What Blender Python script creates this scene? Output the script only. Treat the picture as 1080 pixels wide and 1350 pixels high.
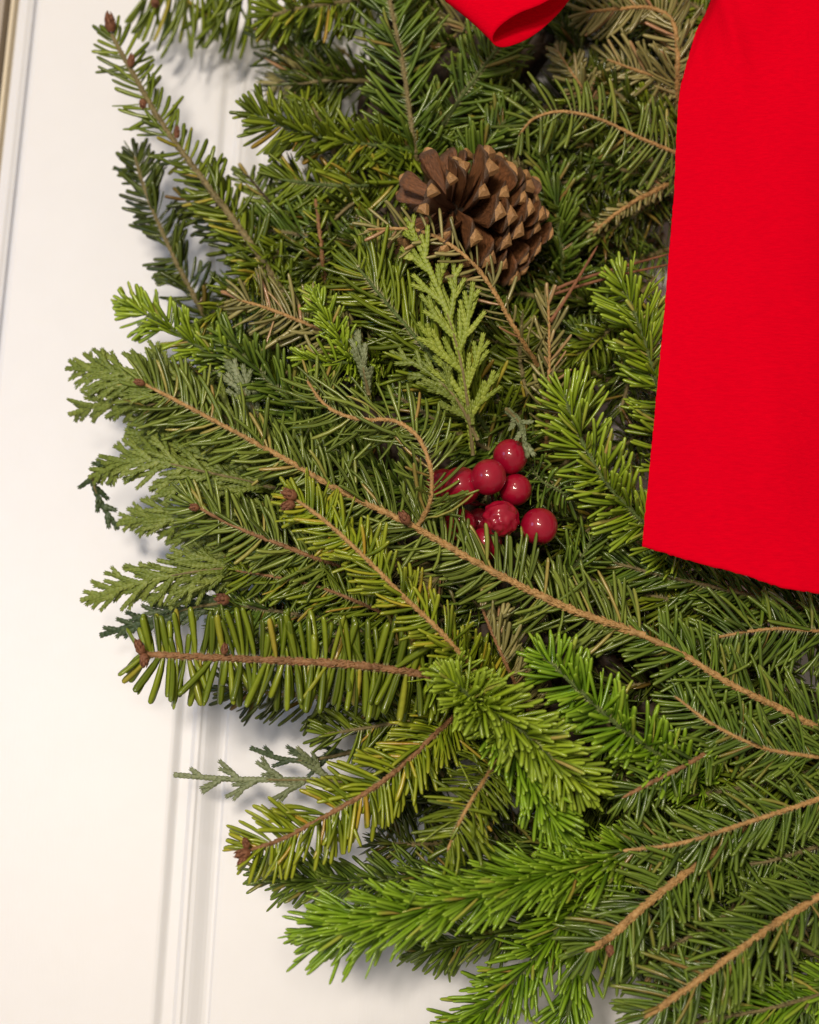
import bpy, math, random
import numpy as np
from mathutils import Vector

for o in list(bpy.data.objects):
    bpy.data.objects.remove(o)
scene = bpy.context.scene
COL = scene.collection
rng = np.random.default_rng(7)
random.seed(7)

# ------------------------------------------------------------------ camera
FPX = 2000.0                      # focal length in pixels of the 1080x1350 photograph
DIST = 0.60
PITCH, ROLL = math.radians(14), math.radians(2.1)
FWD = np.array([0, math.cos(PITCH), math.sin(PITCH)])
U0 = np.array([0, -math.sin(PITCH), math.cos(PITCH)])
X0 = np.array([1.0, 0, 0])
RIGHT = math.cos(ROLL) * X0 + math.sin(ROLL) * U0
UP = math.cos(ROLL) * U0 - math.sin(ROLL) * X0
CAMP = np.array([0, -0.06, 0]) - DIST * FWD
cam_d = bpy.data.cameras.new('camera')
cam = bpy.data.objects.new('camera', cam_d)
COL.objects.link(cam)
from mathutils import Matrix
m = Matrix.Identity(4)
for i in range(3):
    m[i][0], m[i][1], m[i][2], m[i][3] = RIGHT[i], UP[i], -FWD[i], CAMP[i]
cam.matrix_world = m
cam_d.sensor_fit = 'VERTICAL'
cam_d.sensor_height = 24
cam_d.sensor_width = 19.2
cam_d.lens = 24 * FPX / 1350
cam_d.clip_start = 0.02
cam_d.clip_end = 50
cam_d.dof.use_dof = True
cam_d.dof.focus_distance = 0.578
cam_d.dof.aperture_fstop = cam_d.lens / 8.0
scene.camera = cam

# ------------------------------------------------------------------ light
w = bpy.data.worlds.new('World')
scene.world = w
w.use_nodes = True
w.node_tree.nodes['Background'].inputs[0].default_value = (1.0, 0.85, 0.69, 1)
w.node_tree.nodes['Background'].inputs[1].default_value = 0.28


def lamp(name, pos, target, size, power, color):
    d = bpy.data.lights.new(name, 'AREA')
    d.shape = 'DISK'
    d.size = size
    d.energy = power
    d.color = color
    o = bpy.data.objects.new(name, d)
    COL.objects.link(o)
    o.location = pos
    o.rotation_euler = (Vector(target) - Vector(pos)).to_track_quat('-Z', 'Y').to_euler()
    return o


lamp('ceiling_lamp', (-0.45, -2.0, 0.95), (0.05, 0, 0), 0.24, 6.0, (1.0, 0.87, 0.71))
lamp('hall_lamp', (-0.10, -2.2, -0.05), (0.05, 0, 0), 0.20, 6.5, (1.0, 0.88, 0.73))
lamp('room_lamp', (-0.50, -2.2, 0.12), (0.05, 0, 0), 0.26, 28, (1.0, 0.87, 0.725))
wl = lamp('window_light', (-0.62, -0.62, 0.05), (-0.225, 0, 0.02), 0.25, 0.15, (0.20, 0.48, 1.0))
wl.data.spread = math.radians(75)

scene.view_settings.view_transform = 'Standard'
scene.view_settings.look = 'None'
scene.view_settings.gamma = 1
scene.view_settings.exposure = 0.0
scene.cycles.use_denoising = True
scene.cycles.max_bounces = 6


# ------------------------------------------------------------------ basics
def P(x, y, h):
    """point of the place seen at photo pixel (x, y), h millimetres proud of the door face"""
    d = FWD * FPX + RIGHT * (x - 540) + UP * (675 - y)
    t = (-h * 0.001 - CAMP[1]) / d[1]
    return CAMP + d * t


def px(p):
    return float(np.dot(np.asarray(p) - CAMP, FWD)) / FPX


def nrm(a):
    return a / np.maximum(np.linalg.norm(a, axis=-1, keepdims=True), 1e-12)


def spline(pts, step=0.0007):
    """Catmull-Rom through pts, resampled evenly"""
    p = np.asarray(pts, float)
    q = np.vstack([2 * p[0] - p[1], p, 2 * p[-1] - p[-2]])
    out = []
    for i in range(1, len(q) - 2):
        t = np.linspace(0, 1, 24, endpoint=False)[:, None]
        a, b, c, d = q[i - 1], q[i], q[i + 1], q[i + 2]
        out.append(0.5 * ((2 * b) + (c - a) * t + (2 * a - 5 * b + 4 * c - d) * t ** 2 + (3 * b - a - 3 * c + d) * t ** 3))
    out.append(p[-1:])
    r = np.vstack(out)
    s = np.concatenate([[0], np.cumsum(np.linalg.norm(np.diff(r, axis=0), axis=1))])
    n = max(6, int(s[-1] / step))
    u = np.linspace(0, s[-1], n)
    return np.stack([np.interp(u, s, r[:, k]) for k in range(3)], 1), s[-1]


def quads_mesh(name, V, F, attr=None, smooth=True):
    """V (n,3), F (m,4) as a mesh; attr (n,4) becomes the colour attribute nd"""
    me = bpy.data.meshes.new(name)
    V = np.asarray(V, np.float32)
    F = np.asarray(F, np.int32)
    me.vertices.add(len(V))
    me.vertices.foreach_set('co', V.ravel())
    me.loops.add(F.size)
    me.loops.foreach_set('vertex_index', F.ravel())
    me.polygons.add(len(F))
    me.polygons.foreach_set('loop_start', np.arange(len(F), dtype=np.int32) * 4)
    me.polygons.foreach_set('loop_total', np.full(len(F), 4, np.int32))
    me.polygons.foreach_set('use_smooth', np.full(len(F), smooth))
    if attr is not None:
        a = me.attributes.new('nd', 'FLOAT_COLOR', 'POINT')
        a.data.foreach_set('color', np.asarray(attr, np.float32).ravel())
    me.update(calc_edges=True)
    return me


def obj(name, me, mat, parent=None, label=None, kind=None):
    o = bpy.data.objects.new(name, me)
    COL.objects.link(o)
    if mat and not me.materials:
        me.materials.append(mat)
    if parent:
        o.parent = parent
        o.matrix_parent_inverse = Matrix.Translation(-Vector(parent.location))
    if label:
        o['label'] = label
    if kind:
        o['kind'] = kind
    return o


def thing(name, label, cat, loc, group=None):
    o = bpy.data.objects.new(name, None)
    o.empty_display_size = 0.01
    COL.objects.link(o)
    o.location = loc
    o['label'] = label
    o['category'] = cat
    if group:
        o['group'] = group
    return o


# ------------------------------------------------------------------ materials
def newmat(name):
    mt = bpy.data.materials.new(name)
    mt.use_nodes = True
    nt = mt.node_tree
    return mt, nt, nt.nodes['Principled BSDF']


def node(nt, kind, **kw):
    n = nt.nodes.new(kind)
    for k, v in kw.items():
        setattr(n, k, v)
    return n


def mixcol(nt, fac, a, b, blend='MIX'):
    n = node(nt, 'ShaderNodeMix', data_type='RGBA', blend_type=blend)
    for sock, val in ((n.inputs[0], fac), (n.inputs[6], a), (n.inputs[7], b)):
        if hasattr(val, 'is_output'):
            nt.links.new(val, sock)
        else:
            sock.default_value = (*val, 1) if isinstance(val, tuple) and len(val) == 3 else val
    return n.outputs[2]


def ramp(nt, src, stops, interp='LINEAR'):
    n = node(nt, 'ShaderNodeValToRGB')
    n.color_ramp.interpolation = interp
    e = n.color_ramp.elements
    while len(e) < len(stops):
        e.new(0.5)
    for el, (p, c) in zip(e, stops):
        el.position = p
        el.color = (*c, 1) if not np.isscalar(c) else (c, c, c, 1)
    nt.links.new(src, n.inputs[0])
    return n.outputs[0]


def noise(nt, scale, detail=3, coord='Object', stretch=None, rough=0.55):
    tc = node(nt, 'ShaderNodeTexCoord')
    n = node(nt, 'ShaderNodeTexNoise')
    n.inputs['Scale'].default_value = scale
    n.inputs['Detail'].default_value = detail
    n.inputs['Roughness'].default_value = rough
    if stretch:
        mp = node(nt, 'ShaderNodeMapping')
        mp.inputs['Scale'].default_value = stretch
        nt.links.new(tc.outputs[coord], mp.inputs[0])
        nt.links.new(mp.outputs[0], n.inputs['Vector'])
    else:
        nt.links.new(tc.outputs[coord], n.inputs['Vector'])
    return n.outputs['Fac']


def bump(nt, bsdf, h, strength, dist):
    b = node(nt, 'ShaderNodeBump')
    b.inputs['Strength'].default_value = strength
    b.inputs['Distance'].default_value = dist
    nt.links.new(h, b.inputs['Height'])
    nt.links.new(b.outputs[0], bsdf.inputs['Normal'])


def needle_mat(name, dark, mid, light, old=(0.30, 0.24, 0.05), old_from=0.93, band=0.25, tip=None, pale=(0.22, 0.26, 0.15), rough=0.21, base=(0.40, 0.36, 0.20)):
    mt, nt, b = newmat(name)
    at = node(nt, 'ShaderNodeAttribute', attribute_name='nd')
    sp = node(nt, 'ShaderNodeSeparateColor')
    nt.links.new(at.outputs['Color'], sp.inputs[0])
    dark = tuple(x * 0.72 for x in dark)
    light = tuple(x * 1.18 for x in light)
    c = ramp(nt, sp.outputs[0], [(0.0, dark), (0.45, mid), (old_from - 0.05, light), (old_from, old), (1.0, tuple(x * f for x, f in zip(old, (0.9, 0.6, 0.7))))])
    nz = noise(nt, 420, 2)
    c = mixcol(nt, ramp(nt, nz, [(0.3, 0.0), (0.75, 0.30)]), c, tuple(x * 0.55 for x in mid))
    if tip:
        c = mixcol(nt, ramp(nt, sp.outputs[1], [(0.45, 0.0), (0.9, 0.55), (1.0, 1.0)]), c, tip)
    bd = ramp(nt, sp.outputs[2], [(0.12, 0.0), (0.34, band), (0.62, band), (0.85, 0.0)])
    c = mixcol(nt, bd, c, pale)
    c = mixcol(nt, ramp(nt, sp.outputs[1], [(0.03, 0.85), (0.12, 0.0)]), c, base)
    nt.links.new(c, b.inputs['Base Color'])
    b.inputs['Roughness'].default_value = rough
    b.inputs['Specular IOR Level'].default_value = 0.42
    return mt


NM = {
    'bright': needle_mat('needle_fresh_green', (0.131, 0.215, 0.0050), (0.205, 0.312, 0.0060), (0.284, 0.395, 0.0120), tip=(0.357, 0.490, 0.0400), old=(0.483, 0.400, 0.1200), old_from=0.985, band=0.10),
    'lively': needle_mat('needle_lively_green', (0.076, 0.175, 0.0043), (0.132, 0.269, 0.0052), (0.195, 0.350, 0.0087), tip=(0.301, 0.476, 0.0261), old=(0.502, 0.438, 0.0870), old_from=0.985, band=0.08),
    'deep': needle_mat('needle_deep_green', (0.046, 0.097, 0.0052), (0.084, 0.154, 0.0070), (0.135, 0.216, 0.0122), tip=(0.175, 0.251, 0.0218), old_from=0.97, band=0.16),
    'grey': needle_mat('needle_grey_green', (0.080, 0.131, 0.0104), (0.133, 0.197, 0.0191), (0.195, 0.254, 0.0348), old=(0.426, 0.350, 0.0870), old_from=0.965, band=0.28, pale=(0.326, 0.363, 0.1044)),
    'olive': needle_mat('needle_olive_green', (0.076, 0.125, 0.0043), (0.128, 0.190, 0.0070), (0.201, 0.261, 0.0122), old=(0.452, 0.363, 0.0435), old_from=0.975, band=0.20, pale=(0.326, 0.350, 0.0696)),
    'yellowing': needle_mat('needle_yellowing', (0.094, 0.162, 0.0043), (0.163, 0.238, 0.0061), (0.263, 0.326, 0.0104), old=(0.527, 0.426, 0.0348), old_from=0.93, band=0.15, tip=(0.351, 0.389, 0.0261), pale=(0.376, 0.389, 0.0696)),
    'dark': needle_mat('needle_dark_green', (0.030, 0.048, 0.0043), (0.057, 0.085, 0.0070), (0.093, 0.125, 0.0113), old=(0.201, 0.138, 0.0261), old_from=0.95, band=0.12, pale=(0.151, 0.175, 0.0522)),  # dark green, deepened so inner needles carry crevice shade in their colour
    'dry': needle_mat('needle_dry_pale', (0.183, 0.174, 0.0418), (0.268, 0.244, 0.0719), (0.353, 0.313, 0.1160), old=(0.512, 0.336, 0.1508), old_from=0.90, band=0.25, pale=(0.414, 0.383, 0.2088)),
}


def twig_mat(name, a, bcol):
    mt, nt, b = newmat(name)
    n1 = noise(nt, 900, 4)
    c = mixcol(nt, ramp(nt, n1, [(0.35, 0.0), (0.65, 1.0)]), a, bcol)
    n2 = noise(nt, 160, 2)
    c = mixcol(nt, ramp(nt, n2, [(0.45, 0.0), (0.75, 0.6)]), c, tuple(x * 0.45 for x in a))
    nt.links.new(c, b.inputs['Base Color'])
    b.inputs['Roughness'].default_value = 0.7
    bump(nt, b, n1, 0.6, 0.0004)
    return mt


TM = {
    'tan': twig_mat('twig_tan', (0.39, 0.21, 0.064), (0.54, 0.335, 0.13)),
    'brown': twig_mat('twig_brown', (0.24, 0.11, 0.04), (0.36, 0.19, 0.08)),
    'olive': twig_mat('twig_olive', (0.17, 0.14, 0.05), (0.27, 0.21, 0.09)),
    'green': twig_mat('twig_green', (0.07, 0.11, 0.02), (0.12, 0.17, 0.03)),
    'dark': twig_mat('twig_dark', (0.030, 0.018, 0.009), (0.06, 0.036, 0.018)),
}
BUD = twig_mat('bud_brown', (0.16, 0.055, 0.025), (0.26, 0.11, 0.05))


# ------------------------------------------------------------------ needles
def needle_block(base, d, wax, L, W, thick, bendv, bend, rnd, lod=0):
    """base,d,wax,bendv (n,3); L,W,bend,rnd (n,) -> V,F,A of n flat fir needles"""
    us = np.array([0, 0.08, 0.3, 0.62, 0.88, 0.97, 1.0]) if lod == 0 else np.array([0, 0.12, 0.6, 1.0])
    ws = np.array([0.32, 0.58, 0.90, 1.0, 0.96, 0.72, 0.22]) if lod == 0 else np.array([0.4, 0.8, 1.0, 0.12])
    n, k = len(L), len(us)
    u = us[None, :, None]
    ctr = base[:, None] + d[:, None] * (L[:, None, None] * u) + bendv[:, None] * ((bend * L)[:, None, None] * u ** 2)
    tang = nrm(d[:, None] + bendv[:, None] * (2 * bend[:, None, None] * u))
    wv = nrm(wax[:, None] - tang * np.sum(wax[:, None] * tang, -1, keepdims=True))
    nv = np.cross(tang, wv)
    hw = (W * 0.5)[:, None, None] * ws[None, :, None]
    V = np.stack([ctr + wv * hw, ctr + nv * hw * thick, ctr - wv * hw, ctr - nv * hw * thick], 2)
    A = np.zeros((n, k, 4, 4), np.float32)
    A[..., 0] = rnd[:, None, None]
    A[..., 1] = us[None, :, None]
    A[..., 2] = np.array([1, 0, 1, 0])[None, None, :]
    A[..., 3] = 1
    i = np.arange(n)[:, None, None] * (k * 4)
    r = np.arange(k - 1)[None, :, None] * 4
    c = np.arange(4)[None, None, :]
    c2 = (c + 1) % 4
    F = np.stack([i + r + c, i + r + c2, i + r + 4 + c2, i + r + 4 + c], -1).reshape(-1, 4)
    e = (np.arange(n) * (k * 4) + (k - 1) * 4)[:, None] + np.arange(4)[None]
    return V.reshape(-1, 3), np.vstack([F, e]), A.reshape(-1, 4)


class Block:
    def __init__(s):
        s.V, s.F, s.A, s.n = [], [], [], 0

    def add(s, V, F, A=None):
        s.V.append(V)
        s.F.append(F + s.n)
        s.A.append(np.zeros((len(V), 4)) if A is None else A)
        s.n += len(V)

    def mesh(s, name, smooth=True):
        return quads_mesh(name, np.vstack(s.V), np.vstack(s.F), np.vstack(s.A), smooth)


# phi: degrees round the twig from the side that faces the viewer; ang: degrees from the growing direction
KINDS = {
    'under': dict(phi=(72, 122), ang=58, sd=9, bend=0.16, W=6.0, thick=0.38, every=1.55, pull=1.0),
    'top': dict(phi=(12, 112), ang=56, sd=9, bend=0.10, W=6.0, thick=0.36, every=1.18, pull=1.0),
    'brush': dict(phi=(0, 180), ang=40, sd=8, bend=0.16, W=5.3, thick=0.45, every=0.76, pull=1.0),
    'comb': dict(phi=(58, 112), ang=88, sd=6, bend=0.05, W=10.2, thick=0.40, every=2.5, pull=0.9),
    'sparse': dict(phi=(30, 140), ang=50, sd=14, bend=0.12, W=5.2, thick=0.40, every=4.2, pull=1.0),
}


def frames(path, tilt=0.0):
    T = nrm(np.gradient(path, axis=0))
    V = nrm(CAMP - path)
    N = nrm(V - T * np.sum(V * T, 1, keepdims=True))
    B = np.cross(T, N)
    a = math.radians(tilt)
    return T, N * math.cos(a) + B * math.sin(a), B * math.cos(a) - N * math.sin(a)


def make_needles(path, length, kind, L, tilt=0.0, lod=0, dens=1.0, side=0, curl=None, ang=None, width=1.0, bare=0.0, close=False, g=rng):
    """needle arrays for a sprig whose path runs from base to tip; L in metres"""
    k = KINDS[kind]
    T, N, B = frames(path, tilt)
    unit = px(path[len(path) // 2])
    n = int(length / unit / k['every'] * dens * 0.92)
    s = np.clip(bare + (1 - bare) * (np.arange(n) + g.uniform(0, 1, n)) / n, 0, 0.999)
    f = s * (len(path) - 1)
    i = f.astype(int)
    w_ = (f - i)[:, None]
    lerp = lambda a: a[i] * (1 - w_) + a[i + 1] * w_
    p, t, nn, bb = lerp(path), nrm(lerp(T)), nrm(lerp(N)), nrm(lerp(B))
    sign = np.where(np.arange(n) % 2 == 0, 1, -1) if side == 0 else np.full(n, side)
    phi = np.radians(np.where(g.random(n) < (0.02 if kind == 'comb' else 0.13), g.uniform(20, 160, n), g.uniform(k['phi'][0], k['phi'][1], n))) * sign
    dtip = (1 - s) * length / unit                     # px from the tip
    near = np.clip(dtip / 38, 0, 1)
    a0 = k['ang'] if ang is None else ang
    cl = np.clip(dtip / 60, 0, 1)
    an = np.radians((a0 + g.normal(0, k['sd'], n)) * ((0.10 + 0.90 * cl ** 0.75) if close else (0.42 + 0.58 * near ** 0.7)))
    rad = nn * np.cos(phi)[:, None] + bb * np.sin(phi)[:, None]
    an += np.where(g.random(n) < 0.08, g.normal(0, 0.5, n), 0)
    an += 0.17 * np.sin(s * length / unit / 13 + sign * 1.3 + g.uniform(0, 6))       # needles stand in uneven groups
    d = nrm(t * np.cos(an)[:, None] + rad * np.sin(an)[:, None] + g.normal(0, 0.07, (n, 3)))
    LL = L * (0.56 + 0.44 * near) * np.where(g.random(n) < 0.06, g.uniform(0.35, 0.7, n), g.uniform(0.80, 1.12, n))
    LL *= np.where(np.abs(phi) < 0.8, 0.82, 1.0)
    tw = g.normal(0, 0.45, n)[:, None]
    wax = np.cross(rad * 0.25 + nn, d)
    wax = nrm(nrm(wax) * np.cos(tw) + np.cross(d, nrm(wax)) * np.sin(tw))
    bendv = nrm(t * k['pull'] - rad * 0.35 + g.normal(0, 0.5, (n, 3)))
    be = (k['bend'] if curl is None else curl) * g.uniform(0.2, 2.2, n)
    kp = np.sin(s * length / unit / 9 + sign * 2.1 + g.uniform(0, 6)) * np.sin(s * length / unit / 23 + sign + g.uniform(0, 6)) < 0.72
    if kind in ('under', 'top') and lod == 0:
        p, d, wax, LL, bendv, be, n = p[kp], d[kp], wax[kp], LL[kp], bendv[kp], be[kp], int(kp.sum())
    W = 0.95 * k['W'] * unit * width * g.uniform(0.8, 1.15, n)
    return needle_block(p, d, wax, LL, W, k['thick'], bendv, be, g.uniform(0, 1, n), lod)


def tube(path, r0, r1, sides=8, rough=0.16, tip=True, g=rng):
    T, N, B = frames(path)
    n = len(path)
    r = np.linspace(r0, r1, n)[:, None] * (1 + g.uniform(-rough, rough, (n, sides)))
    if tip:
        r[-1] *= 0.35
        r[-2] *= 0.8
    a = np.linspace(0, 2 * np.pi, sides, endpoint=False)
    V = path[:, None] + N[:, None] * (np.cos(a)[None, :, None] * r[..., None]) + B[:, None] * (np.sin(a)[None, :, None] * r[..., None])
    i = np.arange(n - 1)[:, None] * sides
    c = np.arange(sides)[None]
    c2 = (c + 1) % sides
    F = np.stack([i + c, i + c2, i + sides + c2, i + sides + c], -1).reshape(-1, 4)
    caps = []
    for st in (0, (n - 1) * sides):
        for q in range(1, sides - 2, 2):
            caps.append([st, st + q, st + q + 1, st + q + 2])
    return V.reshape(-1, 3), np.vstack([F, np.array(caps)])


def pegs(path, r0, r1, n, g=rng):
    """small needle-scar pegs that stand off a twig, leaning towards its tip"""
    T, N, B = frames(path)
    s = g.uniform(0.02, 0.95, n)
    i = (s * (len(path) - 1)).astype(int)
    phi = g.uniform(-1.9, 1.9, n)
    rad = N[i] * np.cos(phi)[:, None] + B[i] * np.sin(phi)[:, None]
    r = r0 + (r1 - r0) * s
    base = path[i] + rad * (r * 0.7)[:, None]
    d = nrm(rad * 0.38 + T[i])
    return needle_block(base, d, np.cross(rad, d), r * 1.7, r * 0.85, 0.7, rad, np.zeros(n), g.uniform(0, 1, n), 1)


def bud_mesh(p, d, L, R, g=rng):
    """egg-shaped winter bud with overlapping scales"""
    d = nrm(np.asarray(d))
    a = nrm(np.cross(d, [0.3, 0.9, 0.2]))
    b = np.cross(d, a)
    blk = Block()
    prof = [(0, .55), (.15, .85), (.35, 1), (.55, .92), (.75, .68), (.92, .33), (1, .06)]
    sides = 10
    V = []
    for j, (u, r) in enumerate(prof):
        for q in range(sides):
            an = 2 * math.pi * q / sides
            V.append(p + d * (L * u) + (a * math.cos(an) + b * math.sin(an)) * R * r * (1 + (0.08 if (q + j) % 2 else -0.05)))
    i = np.arange(len(prof) - 1)[:, None] * sides
    c = np.arange(sides)[None]
    c2 = (c + 1) % sides
    F = np.stack([i + c, i + c2, i + sides + c2, i + sides + c], -1).reshape(-1, 4)
    blk.add(np.array(V), F)
    n = 14
    ph = np.arange(n) * 2.4
    u = np.linspace(0.05, 0.75, n)
    rr = R * np.interp(u, [x for x, _ in prof], [y for _, y in prof])
    rad = a[None] * np.cos(ph)[:, None] + b[None] * np.sin(ph)[:, None]
    base = p + d[None] * (L * u)[:, None] + rad * (rr * 0.86)[:, None]
    dd = nrm(d[None] + rad * (0.35 - 0.6 * u)[:, None])
    blk.add(*needle_block(base, dd, np.cross(rad, dd), np.full(n, L * 0.42), np.full(n, R * 1.05), 0.35, -rad, np.full(n, 0.2), g.uniform(0, 1, n), 1))
    return blk.mesh('bud')


SPRIGS = 'evergreen sprigs of the wreath'


def sprig(label, kind, col, pts, L, twig='tan', r=(5.0, 2.6), buds=(), name='fir_sprig', pegs_n=None, ext=62, cat='fir sprig', group=SPRIGS, **kw):
    """pts from the tip to the base as (photo x, photo y, mm off the door); L needle length in photo pixels"""
    if ext:
        (x1, y1, h1), (x0, y0, h0) = pts[-1], pts[-2]
        f = ext / math.hypot(x1 - x0, y1 - y0)
        pts = pts + [(x1 + (x1 - x0) * f, y1 + (y1 - y0) * f, max(12, h1 - ext * 0.36))]
    p3 = [P(*q) for q in pts][::-1]
    path, ln = spline(p3)
    unit = px(path[len(path) // 2])
    t = thing(name, label, cat, p3[0], group)
    blk = Block()
    blk.add(*make_needles(path, ln, kind, L * unit, **kw))
    obj('needles', blk.mesh('needles'), NM[col], t, kind='stuff')
    tb = Block()
    V, F = tube(path, 0.78 * r[0] * unit, 0.74 * r[1] * unit, rough=0.24)
    tb.add(V, F)
    np_ = int(ln / unit / 1.7) if pegs_n is None else pegs_n
    if np_ > 0:
        tb.add(*pegs(path, 0.78 * r[0] * unit, 0.74 * r[1] * unit, np_))
    obj('twig', tb.mesh('twig'), TM[twig], t)
    for (bx, by, bh, dx, dy, bl, br) in buds:
        q = P(bx, by, bh)
        d = RIGHT * dx - UP * dy - FWD * 0.3
        obj('bud', bud_mesh(q, d, bl * unit, br * unit), BUD, t)
    return t


# ================================================================== THE SETTING: door
def paint(name, col, rough=0.42, scale=60, amt=0.15):
    mt, nt, b = newmat(name)
    n1 = noise(nt, scale, 4)
    c = mixcol(nt, ramp(nt, n1, [(0.35, 0.0), (0.7, 0.5)]), col, tuple(x * 0.965 for x in col))
    nt.links.new(c, b.inputs['Base Color'])
    b.inputs['Roughness'].default_value = rough
    n2 = noise(nt, 900, 3, stretch=(1, 1, 0.15))
    bump(nt, b, n2, amt, 0.0003)
    return mt


WHITE = paint('white_door_paint', (0.845, 0.855, 0.88))
TRIM = paint('white_trim_paint', (0.82, 0.83, 0.86))
CREAM = paint('cream_weatherstrip', (0.80, 0.70, 0.52), 0.6)
STONE = paint('beige_casing', (0.46, 0.40, 0.33), 0.7)
DARKGAP = paint('dark_gap_shade', (0.10, 0.085, 0.06), 0.8)  # dark colour holds the shade inside the gap next to the casing


def profile_sweep(name, prof, z0, z1, mat, parent, n=2):
    """vertical strip whose plan is prof [(x, y)...] in metres; closed behind by the slab"""
    V, F = [], []
    zs = np.linspace(z0, z1, n)
    for z in zs:
        for (x, y) in prof:
            V.append((x, y, z))
    k = len(prof)
    for i in range(n - 1):
        for j in range(k - 1):
            F.append((i * k + j, i * k + j + 1, (i + 1) * k + j + 1, (i + 1) * k + j))
    me = quads_mesh(name, np.array(V), np.array(F), None, False)
    return obj(name, me, mat, parent)


Z0, Z1 = -0.55, 0.55
xa = float(P(258, 1000, 0)[0])          # groove of the moulding nearest the stile
xe = float(P(30, 160, 0)[0])            # edge of the door leaf
S = 0.00033
door = thing('door', 'white painted panel door that the wreath hangs on', 'door', (xa, 0, Z0))


def smooth_prof(pts, n=6):
    out = []
    for (x0, y0), (x1, y1) in zip(pts[:-1], pts[1:]):
        for q in range(n):
            u = q / n
            v = u * u * (3 - 2 * u)
            out.append((x0 + (x1 - x0) * u, y0 + (y1 - y0) * v))
    out.append(pts[-1])
    return out


def mm(x, y):
    return (xa + x * S, y * 0.00042)


# stile, moulding, panel: one continuous plan, cut where the pieces change
xl = xe + 0.003
profile_sweep('stile', [(xe, 0.006), (xe, 0.0022), (xe + 0.0012, 0.0006), (xl, 0.0)] + [(xl + (mm(-34, 0)[0] - xl) * q / 6, 0.0) for q in range(1, 7)], Z0, Z1, WHITE, door)
profile_sweep('moulding', smooth_prof([mm(-34, 0), mm(-31, 0.2), mm(-19, 4.0), mm(-8, 4.0), mm(-2, 1.4), mm(2, 1.4), mm(6, 2.6), mm(32, 8.2), mm(35, 8.2), mm(39, 6.2)]), Z0, Z1, WHITE, door)
profile_sweep('panel', smooth_prof([mm(39, 6.2), mm(46, 5.8), mm(60, 5.8), mm(120, 5.6), mm(400, 5.4), mm(1700, 5.4)]), Z0, Z1, WHITE, door)
frame = thing('door_frame', 'beige door frame with cream weatherstrip along the door edge', 'door frame', (xe - 0.01, 0, Z0))
profile_sweep('stop', smooth_prof([(xe - 0.0088, 0.004), (xe - 0.0078, 0.0008), (xe - 0.004, 0.0), (xe - 0.0014, 0.0012), (xe - 0.0002, 0.0045)]), Z0, Z1, TRIM, frame)
profile_sweep('weatherstrip', smooth_prof([(xe - 0.0122, 0.004), (xe - 0.0112, -0.0008), (xe - 0.0098, -0.0008), (xe - 0.0087, 0.005)]), Z0, Z1, CREAM, frame)
profile_sweep('gap_shade_strip', [(xe - 0.0136, 0.006), (xe - 0.0121, 0.006)], Z0, Z1, DARKGAP, frame)  # shade of the open gap put into a dark-coloured strip
profile_sweep('casing', smooth_prof([(xe - 0.07, 0.0), (xe - 0.022, -0.002), (xe - 0.0175, 0.001), (xe - 0.0165, -0.001), (xe - 0.0145, -0.001), (xe - 0.0135, 0.007)]), Z0, Z1, STONE, frame)

# ================================================================== wreath core and inner foliage
CX, CY, CR = 1130, 390, 620


def ring(a, r=CR, h=34):
    return (CX + r * math.cos(a), CY - r * math.sin(a), h)


core = thing('wreath_ring', 'dark bundle of bound stems inside the wreath, showing between the sprigs', 'wreath ring', P(*ring(math.pi)))
for q in range(34):
    off = 95 * math.sqrt(rng.uniform(0.02, 1))
    ph0 = rng.uniform(0, 2 * math.pi)
    tw = rng.uniform(2.0, 5.0) * rng.choice([-1, 1])
    pts = []
    for a in np.linspace(math.radians(118), math.radians(278), 14):
        b_ = ph0 + tw * a
        pts.append(P(*ring(a, CR + off * math.cos(b_) + rng.normal(0, 5), 33 + off * 0.26 * math.sin(b_))))
    path, ln = spline(pts, 0.003)
    V, F = tube(path, 0.0042, 0.0036, 6, 0.12)
    obj('stem', quads_mesh('stem', V, F), TM['dark'], core)

POLY = np.array([(385, 70), (350, 330), (245, 430), (215, 560), (250, 650), (270, 750), (330, 850), (500, 925), (500, 1040), (470, 1110),
                 (590, 1160), (720, 1210), (830, 1290), (960, 1420), (1140, 1420), (1140, 840), (900, 790), (850, 690), (856, 600), (850, 480), (825, 380), (845, 315), (930, 130), (1010, -60), (400, -60)], float)


def inside(x, y):
    c = False
    for i in range(len(POLY)):
        x0, y0 = POLY[i]
        x1, y1 = POLY[i - 1]
        if (y0 > y) != (y1 > y) and x < (x1 - x0) * (y - y0) / (y1 - y0) + x0:
            c = not c
    return c


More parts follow.
